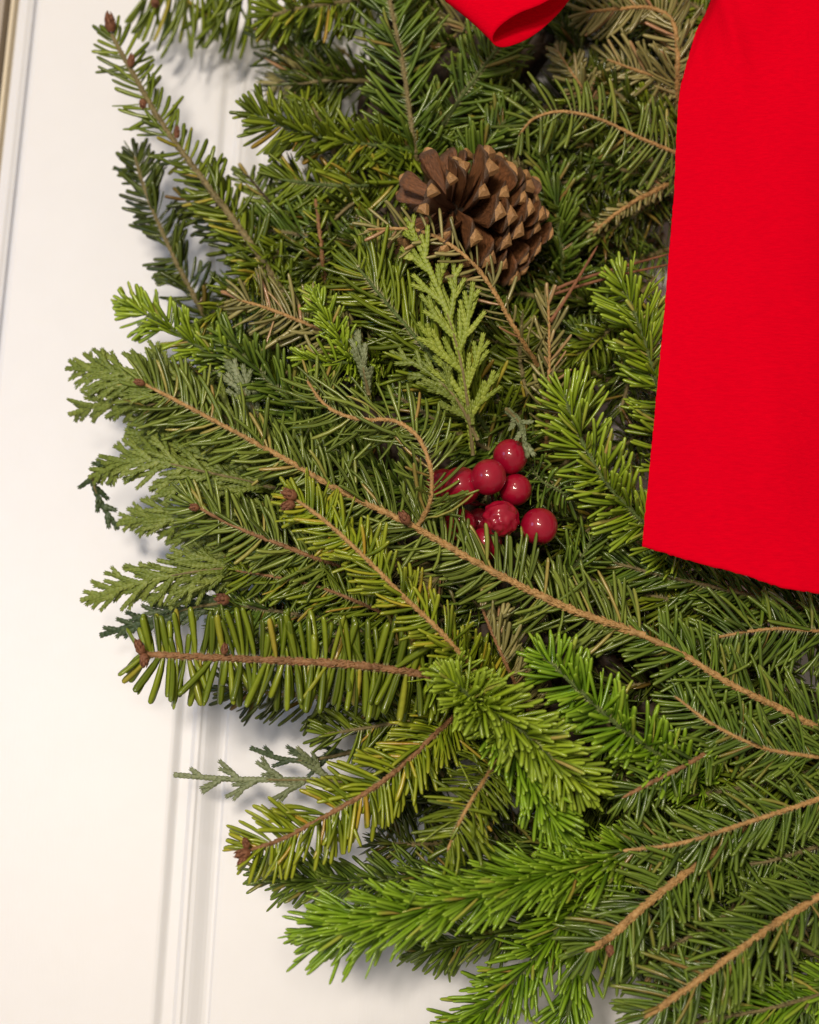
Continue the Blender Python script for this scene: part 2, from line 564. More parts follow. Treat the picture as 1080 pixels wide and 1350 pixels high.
g2 = np.random.default_rng(21)
fill = {'dark': Block(), 'deep': Block(), 'olive': Block(), 'dry': Block()}
ftw = Block()
made = 0
while made < 400:
    x, y = g2.uniform(200, 1140), g2.uniform(-60, 1420)
    if not inside(x, y):
        continue
    back = made < 150
    ang = math.atan2(y - CY, x - CX) + g2.normal(0, 0.55)
    ln = g2.uniform(90, 170)
    h = g2.uniform(8, 26) if back else g2.uniform(34, 58)
    tx, ty = x + math.cos(ang) * ln * .5, y + math.sin(ang) * ln * .5
    if not inside(tx, ty):
        tx, ty = x + math.cos(ang) * ln * .2, y + math.sin(ang) * ln * .2
    bx, by = x - math.cos(ang) * ln * .5, y - math.sin(ang) * ln * .5
    p3 = [P(bx, by, h - 5), P((tx + bx) / 2 + g2.normal(0, 8), (ty + by) / 2 + g2.normal(0, 8), h + 5), P(tx, ty, h + g2.uniform(-6, 10))]
    path, l3 = spline(p3, 0.0015)
    u = px(path[0])
    key = g2.choice(['dark', 'deep', 'olive', 'dry'], p=[.66, .18, .13, .03])  # mostly dark greens: crevice shade put into the filler's colour
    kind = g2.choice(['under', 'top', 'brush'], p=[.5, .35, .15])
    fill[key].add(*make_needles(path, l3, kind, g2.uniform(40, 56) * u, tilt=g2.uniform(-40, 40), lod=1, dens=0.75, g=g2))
    V, F = tube(path, 4 * u, 2 * u, 5)
    ftw.add(V, F)
    made += 1
inner = thing('inner_foliage', 'dense shaded fir foliage deep inside the wreath', 'foliage', P(560, 600, 30))
inner['kind'] = 'stuff'
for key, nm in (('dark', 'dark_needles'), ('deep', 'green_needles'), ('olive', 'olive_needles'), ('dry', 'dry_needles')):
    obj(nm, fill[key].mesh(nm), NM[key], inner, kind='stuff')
obj('inner_twigs', ftw.mesh('inner_twigs'), TM['olive'], inner, kind='stuff')

# ================================================================== fir sprigs, from the top of the wreath round to its foot
sprig('long bare-tipped olive sprig standing out at the upper end of the wreath against the door', 'under', 'olive', [(146, 44, 58), (176, 98, 60), (215, 165, 62), (270, 240, 62), (330, 320, 60), (380, 395, 52)], 46, 'olive', (6.0, 3.6),
      buds=[(147, 42, 59, -0.1, -1, 24, 7.5), (172, 88, 62, 0.2, -1, 16, 5), (188, 132, 62, 0.1, 0.5, 13, 5), (233, 182, 64, 0.1, -1, 15, 4)], dens=0.5, tilt=10)
sprig('short dark sprig below the long bare-tipped olive sprig, against the door', 'under', 'dark', [(176, 200, 40), (193, 255, 42), (225, 330, 42), (262, 402, 40)], 42, 'olive', (4.5, 2.2), tilt=-15, dens=0.9)
sprig('dark loose sprig in the gap behind the long bare-tipped olive sprig', 'under', 'dark', [(243, 262, 46), (290, 300, 48), (335, 345, 46), (390, 390, 40)], 42, 'olive', (4, 2), dens=0.7)
sprig('olive sprig with crowded needles between the long bare-tipped sprig and the cone', 'under', 'olive', [(262, 232, 50), (300, 285, 54), (345, 345, 54), (400, 400, 46)], 44, 'olive', (4, 2.2), tilt=12)
sprig('dull sprig of short needles at the white gap outside the cone', 'under', 'grey', [(322, 226, 46), (352, 262, 50), (390, 300, 50), (440, 340, 44)], 36, 'dark', (3.4, 2), dens=0.7, tilt=25)
sprig('dark olive sprig with needles hanging down at the very top of the wreath', 'under', 'olive', [(190, -6, 34), (250, -14, 36), (320, -18, 38), (420, -30, 36)], 84, 'brown', (5, 3), side=-1, dens=0.62, ang=82, tilt=0, buds=[(203, 2, 37, 0.2, 0.3, 12, 6)])
sprig('yellowish sprig with drooping needles along the top edge beside the hanging dark one', 'top', 'olive', [(352, 22, 66), (410, 8, 68), (470, 0, 66), (540, -12, 60)], 56, 'olive', (5, 3), ang=72)
sprig('loose dark sprig with gaps between the yellowish drooping one and the door', 'sparse', 'dark', [(345, 40, 44), (380, 75, 46), (412, 130, 46), (450, 170, 44)], 50, 'olive', (6, 4), dens=1.4)
sprig('olive green sprig pointing outwards above the cone with a dark hidden twig', 'top', 'olive', [(328, 148, 70), (385, 170, 72), (450, 186, 72), (540, 196, 66)], 48, 'green', (4, 2.4), ang=62)
sprig('upright sprig with long combed needles at the top of the wreath above the cone', 'under', 'deep', [(506, -70, 74), (514, 0, 76), (530, 80, 76), (546, 190, 70)], 66, 'olive', (4, 3), dens=1.15, tilt=6)
sprig('dull green sprig slanting up under the bow loop', 'under', 'deep', [(668, 48, 66), (640, 85, 68), (600, 140, 66), (560, 200, 58)], 58, 'green', (4, 2.4), dens=1.1)
sprig('small green sprig fanning out just above the cone', 'top', 'deep', [(690, 136, 62), (655, 172, 66), (625, 215, 64), (600, 260, 56)], 46, 'green', (4, 2.4))
sprig('green sprig with wide needles beside the cone on the ribbon side', 'top', 'deep', [(712, 170, 56), (722, 220, 60), (735, 280, 60), (740, 350, 52)], 52, 'green', (4, 2.4))
sprig('olive sprig with faint twig just outside the cone, needles hanging', 'under', 'olive', [(366, 236, 60), (430, 244, 64), (490, 244, 64), (560, 236, 60)], 50, 'green', (4, 2.4), dens=1.1)
sprig('dim olive sprig below the hanging one, outside the cone', 'under', 'deep', [(330, 300, 52), (400, 310, 56), (470, 320, 58), (540, 330, 56)], 50, 'olive', (4, 2.4))
sprig('small upright dried twig with few needles between the gap and the cone', 'sparse', 'olive', [(416, 262, 66), (421, 300, 68), (425, 340, 66)], 26, 'brown', (4, 3), dens=0.7)
sprig('grey green sprig with a dried curved twig beside the ribbon near the top', 'under', 'grey', [(684, 178, 72), (705, 156, 76), (742, 147, 78), (790, 157, 78), (840, 180, 76), (900, 205, 70)], 56, 'tan', (3.6, 2.2), dens=0.55, tilt=0, ang=72)
sprig('tiny pale sprig under the bow loop', 'under', 'dry', [(735, 66, 64), (750, 90, 66), (768, 116, 64)], 30, 'tan', (2.6, 1.6))
sprig('pale dried sprig with a hooked twig wedged between bow loop and ribbon', 'under', 'dry', [(772, 16, 72), (812, 12, 76), (856, 10, 76), (885, 26, 76), (893, 62, 74), (893, 105, 68)], 46, 'tan', (4.4, 2.6), dens=0.8)
sprig('dull sprig at the upper ribbon edge, mostly hidden behind the ribbon', 'under', 'olive', [(868, -22, 60), (905, 0, 64), (945, 30, 62), (985, 70, 56)], 54, 'olive', (4, 2.4))
sprig('pale olive sprig with drooping needles under the hooked dried one', 'under', 'dry', [(800, 78, 66), (826, 88, 68), (870, 102, 66), (905, 110, 60)], 48, 'tan', (3.4, 2.2), dens=0.9)
sprig('dull olive sprig behind the dried curved twig beside the ribbon', 'under', 'olive', [(760, 90, 54), (800, 130, 58), (860, 160, 56), (920, 170, 50)], 52, 'olive', (4, 2.4))
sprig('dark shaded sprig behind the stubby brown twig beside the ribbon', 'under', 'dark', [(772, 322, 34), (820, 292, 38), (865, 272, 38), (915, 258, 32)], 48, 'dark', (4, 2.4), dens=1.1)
sprig('brown twig with short pale needle stubs coming from behind the ribbon', 'under', 'dry', [(780, 308, 60), (815, 280, 64), (850, 258, 64), (900, 234, 58)], 17, 'tan', (5, 3), dens=0.7)
sprig('dried upright twig with a few pale needles near the ribbon', 'sparse', 'dry', [(722, 392, 72), (724, 430, 74), (724, 480, 74), (722, 535, 68)], 44, 'tan', (3.4, 2.2), dens=1.15)
sprig('dull dried sprig lying behind the upright twig with pale needles', 'under', 'olive', [(690, 410, 58), (685, 455, 62), (690, 500, 62), (700, 560, 54)], 44, 'olive', (4, 2.2), dens=0.8)
sprig('fresh bright green sprig standing upright against the ribbon edge', 'top', 'bright', [(816, 366, 76), (838, 415, 80), (856, 470, 80), (876, 540, 74), (890, 600, 66)], 58, 'green', (4.5, 3), ang=66, tilt=-6)
sprig('fresh bright green sprig next to the berries, its base under the ribbon', 'top', 'bright', [(742, 516, 78), (764, 574, 82), (796, 632, 82), (842, 682, 78), (890, 720, 70)], 60, 'green', (4.5, 3), ang=62)
sprig('dim green sprig between the two fresh bright ones and the berries', 'under', 'deep', [(758, 440, 52), (800, 470, 52), (850, 500, 48)], 46, 'olive', (4, 2.4))
sprig('thin tan twig with sparse needles curving under the cone', 'sparse', 'dry', [(484, 302, 90), (545, 303, 93), (592, 322, 95), (636, 362, 93), (682, 438, 82)], 44, 'tan', (4, 2.6), dens=0.75)
sprig('dark olive sprig with very long needles behind the pale cedar spray', 'under', 'olive', [(472, 352, 82), (512, 402, 84), (562, 462, 82), (622, 540, 70)], 72, 'green', (4, 2.6), dens=1.2, ang=52)
sprig('grey green needles standing upright below the cone', 'sparse', 'grey', [(492, 320, 74), (502, 370, 76), (520, 430, 72)], 62, 'olive', (3, 2), dens=1.6, ang=30)
sprig('sprig with brownish twig and faded needles above the small bright tips', 'under', 'dry', [(312, 394, 70), (362, 410, 74), (428, 438, 74), (490, 470, 66)], 52, 'tan', (4.2, 2.4), dens=0.75)
sprig('fresh bright green sprig at the outer edge above the long main sprig', 'top', 'bright', [(166, 398, 56), (215, 428, 60), (280, 468, 60), (350, 505, 54)], 42, 'green', (4, 2.6))
sprig('dark green sprig tucked between the bright outer one and the long main sprig', 'top', 'deep', [(292, 440, 62), (345, 492, 66), (395, 540, 66), (440, 590, 58)], 56, 'green', (4, 2.4))
sprig('tiny fresh bright tip pointing up beside the faded brownish twig', 'brush', 'bright', [(412, 384, 80), (432, 420, 84), (462, 472, 80)], 30, 'green', (3.4, 2.2), ang=52, width=0.85)
sprig('tiny fresh bright tip lying level under the upward pointing one', 'top', 'bright', [(396, 470, 80), (430, 478, 82), (470, 478, 78)], 34, 'green', (3.4, 2.2), width=0.85)
sprig('curved sprig with a hooked tan twig and long thin needles over the berries', 'under', 'grey', [(405, 502, 86), (430, 535, 90), (470, 552, 93), (520, 555, 95), (552, 578, 97), (568, 620, 97), (567, 662, 94), (552, 692, 86)], 60, 'tan', (3.8, 2.8), dens=0.72, curl=0.30, width=0.85, ext=0)
sprig('longest sprig, its tan twig running across the middle of the wreath', 'under', 'grey', [(186, 504, 64), (270, 548, 70), (370, 602, 76), (450, 648, 80), (538, 690, 84), (640, 748, 86), (740, 798, 86), (850, 838, 84)], 62, 'tan', (6.4, 3.0), dens=1.05, ext=0, buds=[(190, 506, 66, -1, -0.3, 14, 5), (538, 690, 88, -0.5, -0.8, 18, 7)])
sprig('sprig carrying on from the longest one towards the lower corner', 'under', 'deep', [(848, 838, 84), (905, 866, 84), (960, 900, 82), (1020, 930, 80), (1100, 970, 74)], 60, 'tan', (5, 5), dens=1.1)
sprig('yellowing green sprig with two buds lying under the middle of the longest one', 'under', 'yellowing', [(382, 653, 90), (430, 688, 93), (480, 734, 95), (530, 784, 95), (580, 832, 92), (612, 868, 86)], 48, 'tan', (4.6, 3.0), dens=1.15, tilt=4, buds=[(390, 656, 92, -0.9, -0.5, 20, 8), (388, 664, 92, -1, 0.3, 18, 7)])
sprig('grey green sprig with one bud, over the cedar at the outer edge', 'under', 'grey', [(252, 664, 70), (310, 694, 74), (380, 722, 76), (450, 748, 70)], 56, 'brown', (4, 2.6), dens=1.1, buds=[(262, 670, 72, -1, -0.2, 12, 5.5)])
sprig('thin drab sprig between the one-bud sprig and the flat comb-like one', 'under', 'olive', [(310, 752, 64), (370, 762, 70), (430, 777, 72), (500, 806, 66)], 48, 'brown', (3.2, 2), dens=1.0)
sprig('dark sprig with brown bud behind the flat comb-like one', 'under', 'deep', [(290, 795, 52), (360, 805, 58), (440, 820, 60), (530, 850, 56)], 50, 'olive', (4, 2.4), buds=[(302, 792, 60, -1, -0.3, 18, 8)])
sprig('flat comb-like sprig with thick brown twig and broad stubby needles pointing at the door', 'comb', 'olive', [(184, 862, 78), (280, 867, 80), (400, 872, 82), (500, 880, 82), (600, 896, 76)], 68, 'brown', (7, 5.5),
      buds=[(188, 862, 81, -0.35, -1, 20, 6.5), (190, 862, 81, 0.1, 1, 17, 6.5), (295, 862, 84, 0.2, -1, 14, 5)], dens=1.0)
sprig('dark needles of a sprig hanging behind the flat comb-like one', 'under', 'dark', [(300, 905, 42), (370, 915, 46), (450, 922, 48), (540, 930, 46)], 50, 'olive', (4, 2.4), dens=0.8)
sprig('brown twiglet with pale needles on one side, near the bright bushy tip', 'under', 'dry', [(634, 798, 82), (648, 832, 85), (662, 864, 85), (674, 890, 80)], 44, 'brown', (3.4, 2.4), side=1, dens=0.9)
sprig('green sprig of upright needles below the berries', 'sparse', 'deep', [(790, 690, 62), (770, 730, 66), (740, 770, 66)], 50, 'green', (3.4, 2.2), dens=2.0)
sprig('yellowing sprig with a brown bud, pointing outwards below the thin cedar twig', 'under', 'yellowing', [(326, 1122, 74), (374, 1105, 77), (440, 1070, 79), (510, 1026, 80), (578, 964, 76)], 58, 'brown', (4.8, 3.4), dens=1.2, width=1.15,
      buds=[(330, 1124, 77, -1, 0.1, 20, 7), (326, 1118, 77, -0.2, -1, 14, 5), (326, 1128, 77, -0.7, 0.7, 16, 5)])
sprig('faded olive sprig between the yellowing outer sprig and the comb-like one', 'under', 'olive', [(430, 968, 58), (480, 960, 62), (540, 950, 64), (610, 940, 60)], 50, 'olive', (4, 2.4))
sprig('bushy bright green tip facing the viewer, brightest in the wreath', 'brush', 'bright', [(588, 892, 106), (612, 912, 102), (650, 945, 92), (700, 985, 78)], 44, 'green', (4.5, 3), ang=64, dens=1.35, width=1.12)
sprig('bright green shoot running down from the brightest bushy tip', 'top', 'bright', [(776, 1042, 88), (730, 1002, 96), (680, 958, 98), (626, 918, 96)], 56, 'green', (4.5, 3), ang=56, dens=1.25, width=1.2)
sprig('lively green shoot hanging down below the brightest bushy tip', 'brush', 'lively', [(748, 1116, 80), (724, 1072, 86), (696, 1020, 88), (664, 966, 84)], 50, 'green', (4.5, 3), ang=48, dens=1.1, width=1.15)
sprig('lively green sprig with blunt needles just under the longest sprig', 'top', 'lively', [(712, 862, 86), (754, 900, 92), (800, 944, 92), (852, 984, 86), (905, 1020, 78)], 54, 'green', (4.5, 3), ang=66, dens=1.15, width=1.2)
sprig('small drab sprig with tan twig below the brightest bushy tip', 'under', 'olive', [(590, 1122, 90), (604, 1088, 93), (620, 1058, 92), (640, 1026, 84)], 56, 'tan', (3.8, 2.6), dens=1.15, ang=68)
sprig('dark green brush-like sprig behind the yellowing outer one', 'brush', 'deep', [(346, 1150, 52), (430, 1162, 58), (530, 1158, 60), (640, 1140, 58), (740, 1120, 52)], 48, 'green', (4.5, 3), ang=55)
sprig('lively green plump sprig with closed tip pointing outwards at the foot of the wreath', 'brush', 'lively', [(418, 1230, 80), (460, 1221, 84), (540, 1204, 86), (640, 1176, 86), (740, 1148, 82), (830, 1128, 72)], 70, 'green', (5, 3.4), ang=38, dens=1.45, width=1.12, close=True)
sprig('short green sprig peeping out under the plump one', 'brush', 'deep', [(548, 1254, 46), (600, 1244, 50), (670, 1228, 52), (750, 1200, 48)], 46, 'green', (4, 2.6), ang=52)
sprig('lively green sprig hanging to the lower edge, fanning outwards', 'top', 'lively', [(596, 1372, 52), (650, 1322, 58), (706, 1262, 62), (760, 1196, 62), (806, 1140, 56)], 62, 'green', (5, 3.2), ang=48, dens=1.15)
sprig('lively green sprig hanging straight down beside the fanning one', 'top', 'lively', [(744, 1392, 50), (752, 1318, 56), (766, 1246, 60), (792, 1166, 58)], 62, 'green', (5, 3.2), ang=34, dens=0.95)
sprig('sprig with stout scaly twig ending bare above the lower edge', 'under', 'deep', [(772, 1254, 80), (804, 1236, 83), (848, 1196, 85), (898, 1156, 84), (950, 1118, 76)], 68, 'tan', (6.4, 6.0), dens=1.1, width=1.05, buds=[(803, 1246, 84, 0.2, 1, 14, 6)])
sprig('sprig with tan twig lying level above the stout bare-ended one', 'under', 'deep', [(820, 1122, 82), (900, 1111, 85), (980, 1086, 86), (1060, 1060, 84), (1130, 1038, 76)], 58, 'tan', (4.6, 3.2), dens=1.15)
sprig('lowest sprig with a stout jointed tan twig in the corner', 'under', 'deep', [(850, 1342, 84), (905, 1304, 88), (970, 1256, 90), (1040, 1206, 88), (1120, 1160, 80)], 70, 'tan', (6.2, 5.2), dens=1.1, width=1.05)
sprig('small sprig with reddish twig beside the lively blunt-needled one', 'under', 'deep', [(820, 1052, 84), (862, 1030, 87), (905, 1008, 87), (950, 982, 80)], 44, 'brown', (4.4, 3), dens=0.9)
sprig('sprig with thin tan twig under the one carrying on from the longest', 'under', 'deep', [(890, 918, 82), (938, 954, 86), (1000, 984, 86), (1060, 996, 84), (1120, 1002, 76)], 54, 'tan', (3.8, 2.6), dens=1.15)
sprig('sprig with fine level twig under the ribbon end', 'under', 'deep', [(938, 842, 74), (990, 832, 77), (1040, 829, 77), (1120, 836, 70)], 66, 'tan', (3.2, 2.4), dens=1.1, ang=66)
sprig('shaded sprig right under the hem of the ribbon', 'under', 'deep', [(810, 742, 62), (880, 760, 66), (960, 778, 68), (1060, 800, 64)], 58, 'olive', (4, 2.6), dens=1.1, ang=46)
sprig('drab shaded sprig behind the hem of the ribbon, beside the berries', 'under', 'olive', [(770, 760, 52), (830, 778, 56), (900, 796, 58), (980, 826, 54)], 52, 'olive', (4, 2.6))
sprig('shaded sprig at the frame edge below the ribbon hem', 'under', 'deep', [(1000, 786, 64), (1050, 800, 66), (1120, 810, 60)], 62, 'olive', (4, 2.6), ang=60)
sprig('drab sprig behind the level tan-twigged one in the lower part', 'under', 'olive', [(900, 1050, 66), (960, 1042, 70), (1030, 1026, 70), (1120, 1004, 62)], 56, 'olive', (4, 2.6), ang=45)
sprig('glossy sprig between the level tan twig and the lowest stout one', 'under', 'deep', [(962, 1142, 70), (1010, 1136, 74), (1060, 1122, 74), (1130, 1100, 66)], 58, 'olive', (4, 2.6))
sprig('glossy sprig under the stout bare-ended twig', 'under', 'deep', [(830, 1262, 66), (890, 1244, 70), (950, 1212, 70), (1020, 1166, 62)], 62, 'olive', (4, 2.6), dens=1.1)
sprig('bright flat sprig along the bottom edge under the lowest stout twig', 'under', 'lively', [(900, 1352, 66), (960, 1340, 72), (1030, 1326, 72), (1120, 1300, 64)], 60, 'olive', (4, 2.6), ang=44)
sprig('deep green sprig in the bottom corner beyond the lowest stout twig', 'under', 'deep', [(950, 1400, 60), (1010, 1370, 66), (1070, 1320, 68), (1140, 1270, 60)], 62, 'olive', (4, 2.6))
sprig('clump of drooping green needles beside the lowest berry', 'sparse', 'deep', [(752, 660, 78), (735, 645, 82), (712, 632, 80), (690, 600, 70)], 42, 'green', (2.6, 2), dens=2.0, ang=95, curl=0.35)
sprig('deep green sprig crossing behind the thin-needled curved one', 'top', 'deep', [(380, 560, 60), (430, 590, 64), (490, 620, 64), (560, 660, 58)], 54, 'green', (4, 2.4))
sprig('shaded green sprig under the curved thin-needled twig and the cedar', 'under', 'deep', [(520, 520, 62), (560, 545, 64), (610, 575, 62), (660, 600, 54)], 50, 'olive', (4, 2.4))

# ================================================================== cedar sprays
def cedar_mat(name, a, b_, c_):
    mt, nt, b = newmat(name)
    at = node(nt, 'ShaderNodeAttribute', attribute_name='nd')
    sp = node(nt, 'ShaderNodeSeparateColor')
    nt.links.new(at.outputs['Color'], sp.inputs[0])
    c = ramp(nt, sp.outputs[0], [(0.0, a), (0.5, b_), (0.93, c_), (1.0, (0.30, 0.24, 0.12))])
    c = mixcol(nt, ramp(nt, sp.outputs[1], [(0.0, 0.45), (0.35, 0.0)]), c, tuple(x * 0.45 for x in a))
    nt.links.new(c, b.inputs['Base Color'])
    b.inputs['Roughness'].default_value = 0.5
    return mt


CM = {
    'pale': cedar_mat('cedar_pale_green', (0.18, 0.24, 0.020), (0.275, 0.345, 0.034), (0.36, 0.42, 0.06)),
    'grey': cedar_mat('cedar_grey_green', (0.125, 0.172, 0.018), (0.19, 0.245, 0.034), (0.26, 0.31, 0.06)),
    'dark': cedar_mat('cedar_dark_green', (0.035, 0.065, 0.022), (0.065, 0.10, 0.035), (0.11, 0.15, 0.06)),
    'dusty': cedar_mat('cedar_dusty_green', (0.14, 0.17, 0.07), (0.20, 0.24, 0.11), (0.26, 0.29, 0.15)),
}


def scale_chain(blk, pts, nrmv, w0, w1, unit, g):
    """overlapping scale leaves along pts (k,3)"""
    k = len(pts)
    if k < 2:
        return
    t = nrm(np.gradient(pts, axis=0))
    s = nrm(np.cross(nrmv, t))
    n = np.cross(t, s)
    seg = np.linalg.norm(pts[1] - pts[0])
    us = np.array([0.0, 0.5, 0.95, 1.5])
    ws = np.array([0.72, 0.86, 0.92, 0.30])
    a = np.arange(6) * math.pi / 3
    wd = np.linspace(w0, w1, k) * unit
    V = np.zeros((k, 4, 6, 3))
    for j in range(4):
        off = pts + t * (seg * us[j])
        for q in range(6):
            V[:, j, q] = off + s * (wd * 0.5 * ws[j] * math.cos(a[q]))[:, None] + n * (wd * 0.20 * ws[j] * math.sin(a[q]))[:, None]
    A = np.zeros((k, 4, 6, 4))
    A[..., 0] = (g.uniform(0, 0.9, k) * 0.4 + g.uniform(0, 0.55))[:, None, None]
    A[..., 1] = us[None, :, None] / 1.45
    A[..., 3] = 1
    i = np.arange(k)[:, None, None] * 24
    r = np.arange(3)[None, :, None] * 6
    c = np.arange(6)[None, None]
    c2 = (c + 1) % 6
    F = np.stack([i + r + c, i + r + c2, i + r + 6 + c2, i + r + 6 + c], -1).reshape(-1, 4)
    for sg in (1, -1):
        rr = np.repeat(A[:, 0, 0, 0], 1)
        dl = nrm(t + s * (0.30 * sg) + n * g.normal(0, 0.15, k)[:, None])
        Vl, Fl, Al = needle_block(pts + s * (wd * 0.18 * sg)[:, None], dl, s, np.full(k, seg * 1.30), wd * 0.66, 0.45, t, np.full(k, 0.15), rr, 1)
        Al[:, 1] = 0.3 + 0.7 * Al[:, 1]
        blk.add(Vl, Fl, Al)
    e = (np.arange(k) * 24 + 18)[:, None]
    blk.add(V.reshape(-1, 3), np.vstack([F, e + np.array([[0, 1, 2, 3]]), e + np.array([[0, 3, 4, 5]])]), A.reshape(-1, 4))


def cedar(label, col, pts, reach, w=8.0, gap=20, th=38, sub=16, droop=0.0, tilt=0, fade=0.6, seed=1, bare=0.12, cat='cedar spray', name='cedar_spray', stemcol='olive', sides=(1.0, 1.0)):
    """pts tip to base; reach: length of the longest side branchlets in photo pixels"""
    g = np.random.default_rng(seed)
    p3 = [P(*q) for q in pts][::-1]
    path, ln = spline(p3, 0.0004)
    unit = px(path[len(path) // 2])
    T, N, B = frames(path, tilt)
    t = thing(name, label, cat, p3[0], 'cedar sprays of the wreath')
    blk = Block()
    step = 5.8

    def branch(p0, d0, toward, nv, lengthpx, curve, dr):
        k = max(2, int(lengthpx / step))
        out = [p0]
        d = d0.copy()
        for _ in range(k):
            d = nrm(d + toward * curve - nv * dr + g.normal(0, 0.035, 3))
            out.append(out[-1] + d * step * unit)
        return np.array(out)

    L = ln / unit
    ks = np.linspace(0, len(path) - 1, int(L / step)).astype(int)
    scale_chain(blk, path[ks], N[ks[0]], w * 1.0, w * 0.8, unit, g)
    s = L * bare
    sd = 1
    while s < L - 8:
        i = min(len(path) - 1, int(s / L * (len(path) - 1)))
        rem = L - s
        f = min(1.0, (rem / L) ** fade * 1.0)
        ll = reach * f * g.uniform(0.75, 1.1) * min(1, 0.55 + s / L * 1.5) * sides[0 if sd > 0 else 1]
        a = math.radians(th + g.normal(0, 5))
        d0 = T[i] * math.cos(a) + B[i] * math.sin(a) * sd + N[i] * g.normal(0, 0.12)
        br = branch(path[i], nrm(d0), T[i], N[i], ll, 0.035, droop)
        scale_chain(blk, br, N[i], w * 0.95, w * 0.50, unit, g)
        q = 2
        s2 = sd
        while q < len(br) - 2:
            remq = (len(br) - q) * step
            td = nrm(br[q + 1] - br[q])
            side = nrm(np.cross(N[i], td))
            a2 = math.radians(26 + g.normal(0, 5))
            l2 = min(sub * 1.9, remq * 0.62) * g.uniform(0.7, 1.1)
            if l2 > step * 1.2:
                b2 = branch(br[q], nrm(td * math.cos(a2) + side * math.sin(a2) * s2 + N[i] * g.normal(0, 0.1)), td, N[i], l2, 0.05, droop)
                scale_chain(blk, b2, N[i], w * 0.85, w * 0.42, unit, g)
            s2 = -s2
            q += max(2, int(sub / 2 / step) + (1 if g.random() < 0.4 else 0))
        sd = -sd
        s += gap * 0.5 * g.uniform(0.8, 1.2)
    obj('foliage', blk.mesh('foliage'), CM[col], t, kind='stuff')
    V, F = tube(path[:max(6, int(len(path) * 0.6))][::3], 3.0 * unit, 1.6 * unit, 6)
    obj('stem', quads_mesh('stem', V, F), TM[stemcol], t)
    return t


cedar('pale yellow green cedar spray standing up in front of the cone', 'pale', [(538, 292, 94), (562, 345, 95), (592, 420, 93), (612, 500, 86), (624, 600, 70)], 106, 8.4, 46, 34, 26, seed=3, fade=0.5, bare=0.16)
cedar('dim green cedar spray half hidden behind the pale standing one', 'grey', [(520, 466, 82), (560, 488, 84), (600, 524, 82), (630, 580, 74)], 60, 7.0, 26, 36, 22, seed=4)
cedar('broad grey green cedar spray fanning out at the outermost edge of the wreath', 'grey', [(92, 486, 54), (160, 492, 62), (240, 520, 64), (340, 575, 58)], 115, 7.0, 18, 34, 26, droop=0.03, seed=5, tilt=20)
cedar('drooping cedar spray below the broad outermost one', 'grey', [(96, 545, 50), (150, 530, 58), (220, 545, 60), (330, 600, 54)], 100, 7.0, 18, 38, 26, droop=0.05, seed=6, tilt=-15)
cedar('cedar spray with a curled dark tip overhanging the door', 'grey', [(122, 628, 52), (180, 606, 62), (270, 622, 64), (390, 650, 58)], 110, 7.0, 18, 34, 26, droop=0.04, seed=7, tilt=10)
cedar('small dark curled cedar tip hanging down over the door', 'dark', [(152, 692, 40), (132, 660, 44), (124, 628, 50), (150, 606, 54)], 26, 7.5, 26, 40, 14, seed=8)
cedar('grey green cedar spray under the one-bud fir sprig', 'grey', [(160, 690, 48), (230, 680, 56), (310, 690, 60), (410, 712, 54)], 100, 7.0, 18, 34, 26, droop=0.02, seed=9)
cedar('long cedar spray with forked tip reaching furthest over the door', 'grey', [(112, 790, 50), (180, 770, 58), (270, 752, 62), (400, 745, 56)], 100, 7.0, 20, 31, 26, droop=0.02, seed=10)
cedar('short cedar spray just above the bud of the flat comb-like sprig', 'dark', [(138, 836, 42), (190, 820, 48), (260, 800, 52), (340, 790, 50)], 60, 7.5, 26, 34, 20, seed=11)
cedar('grey green cedar spray filling in under the tip of the longest sprig', 'grey', [(170, 575, 50), (240, 585, 56), (320, 610, 58), (420, 650, 54)], 120, 7.0, 18, 34, 26, seed=12)
cedar('thin bluish green cedar twig pointing outwards alone below the comb-like sprig', 'dusty', [(236, 1022, 40), (300, 1027, 44), (360, 1028, 46), (440, 1030, 44), (520, 1040, 40)], 72, 7.0, 58, 38, 26, seed=13, bare=0.3)
cedar('thin dark cedar twig above the bluish green one', 'dark', [(336, 988, 36), (370, 1000, 40), (410, 1002, 42), (470, 990, 40)], 46, 6.0, 50, 36, 24, seed=14)
cedar('small dusty cedar tip standing between the small bright fir tips', 'dusty', [(470, 442, 84), (478, 480, 84), (486, 520, 76)], 46, 9, 34, 22, 24, seed=15)
cedar('dusty cedar tip standing behind the tip of the longest sprig', 'dusty', [(300, 476, 68), (318, 510, 70), (345, 560, 64)], 60, 9, 30, 26, 26, seed=16)
cedar('pale cedar tip hanging over the topmost berry', 'dusty', [(694, 596, 94), (690, 575, 94), (684, 556, 88), (668, 540, 76)], 34, 9.5, 40, 40, 20, seed=17, bare=0.35)

# ================================================================== dried pine needles
def pine_needle(label, pts, wpx):
    path, ln = spline([P(*q) for q in pts], 0.002)
    u = px(path[0])
    V, F = tube(path, wpx * u, wpx * 0.6 * u, 6, 0.06)
    o = obj('pine_needle', quads_mesh('pine_needle', V, F), PINE)
    o['label'] = label
    o['category'] = 'pine needle'
    o['group'] = 'dried pine needles'
    return o


PINE = twig_mat('dried_pine_needle', (0.20, 0.075, 0.03), (0.30, 0.13, 0.06))
pine_needle('long dried brown pine needle running level behind the ribbon, upper of two', [(722, 386, 70), (760, 370, 72), (820, 352, 72), (900, 330, 66)], 2.6)
pine_needle('long dried brown pine needle running level behind the ribbon, lower of two', [(718, 392, 69), (764, 377, 70), (824, 361, 70), (900, 345, 64)], 2.4)
pine_needle('short dried brown pine needle slanting up across the level ones', [(726, 424, 76), (752, 384, 78), (788, 324, 76)], 2.8)

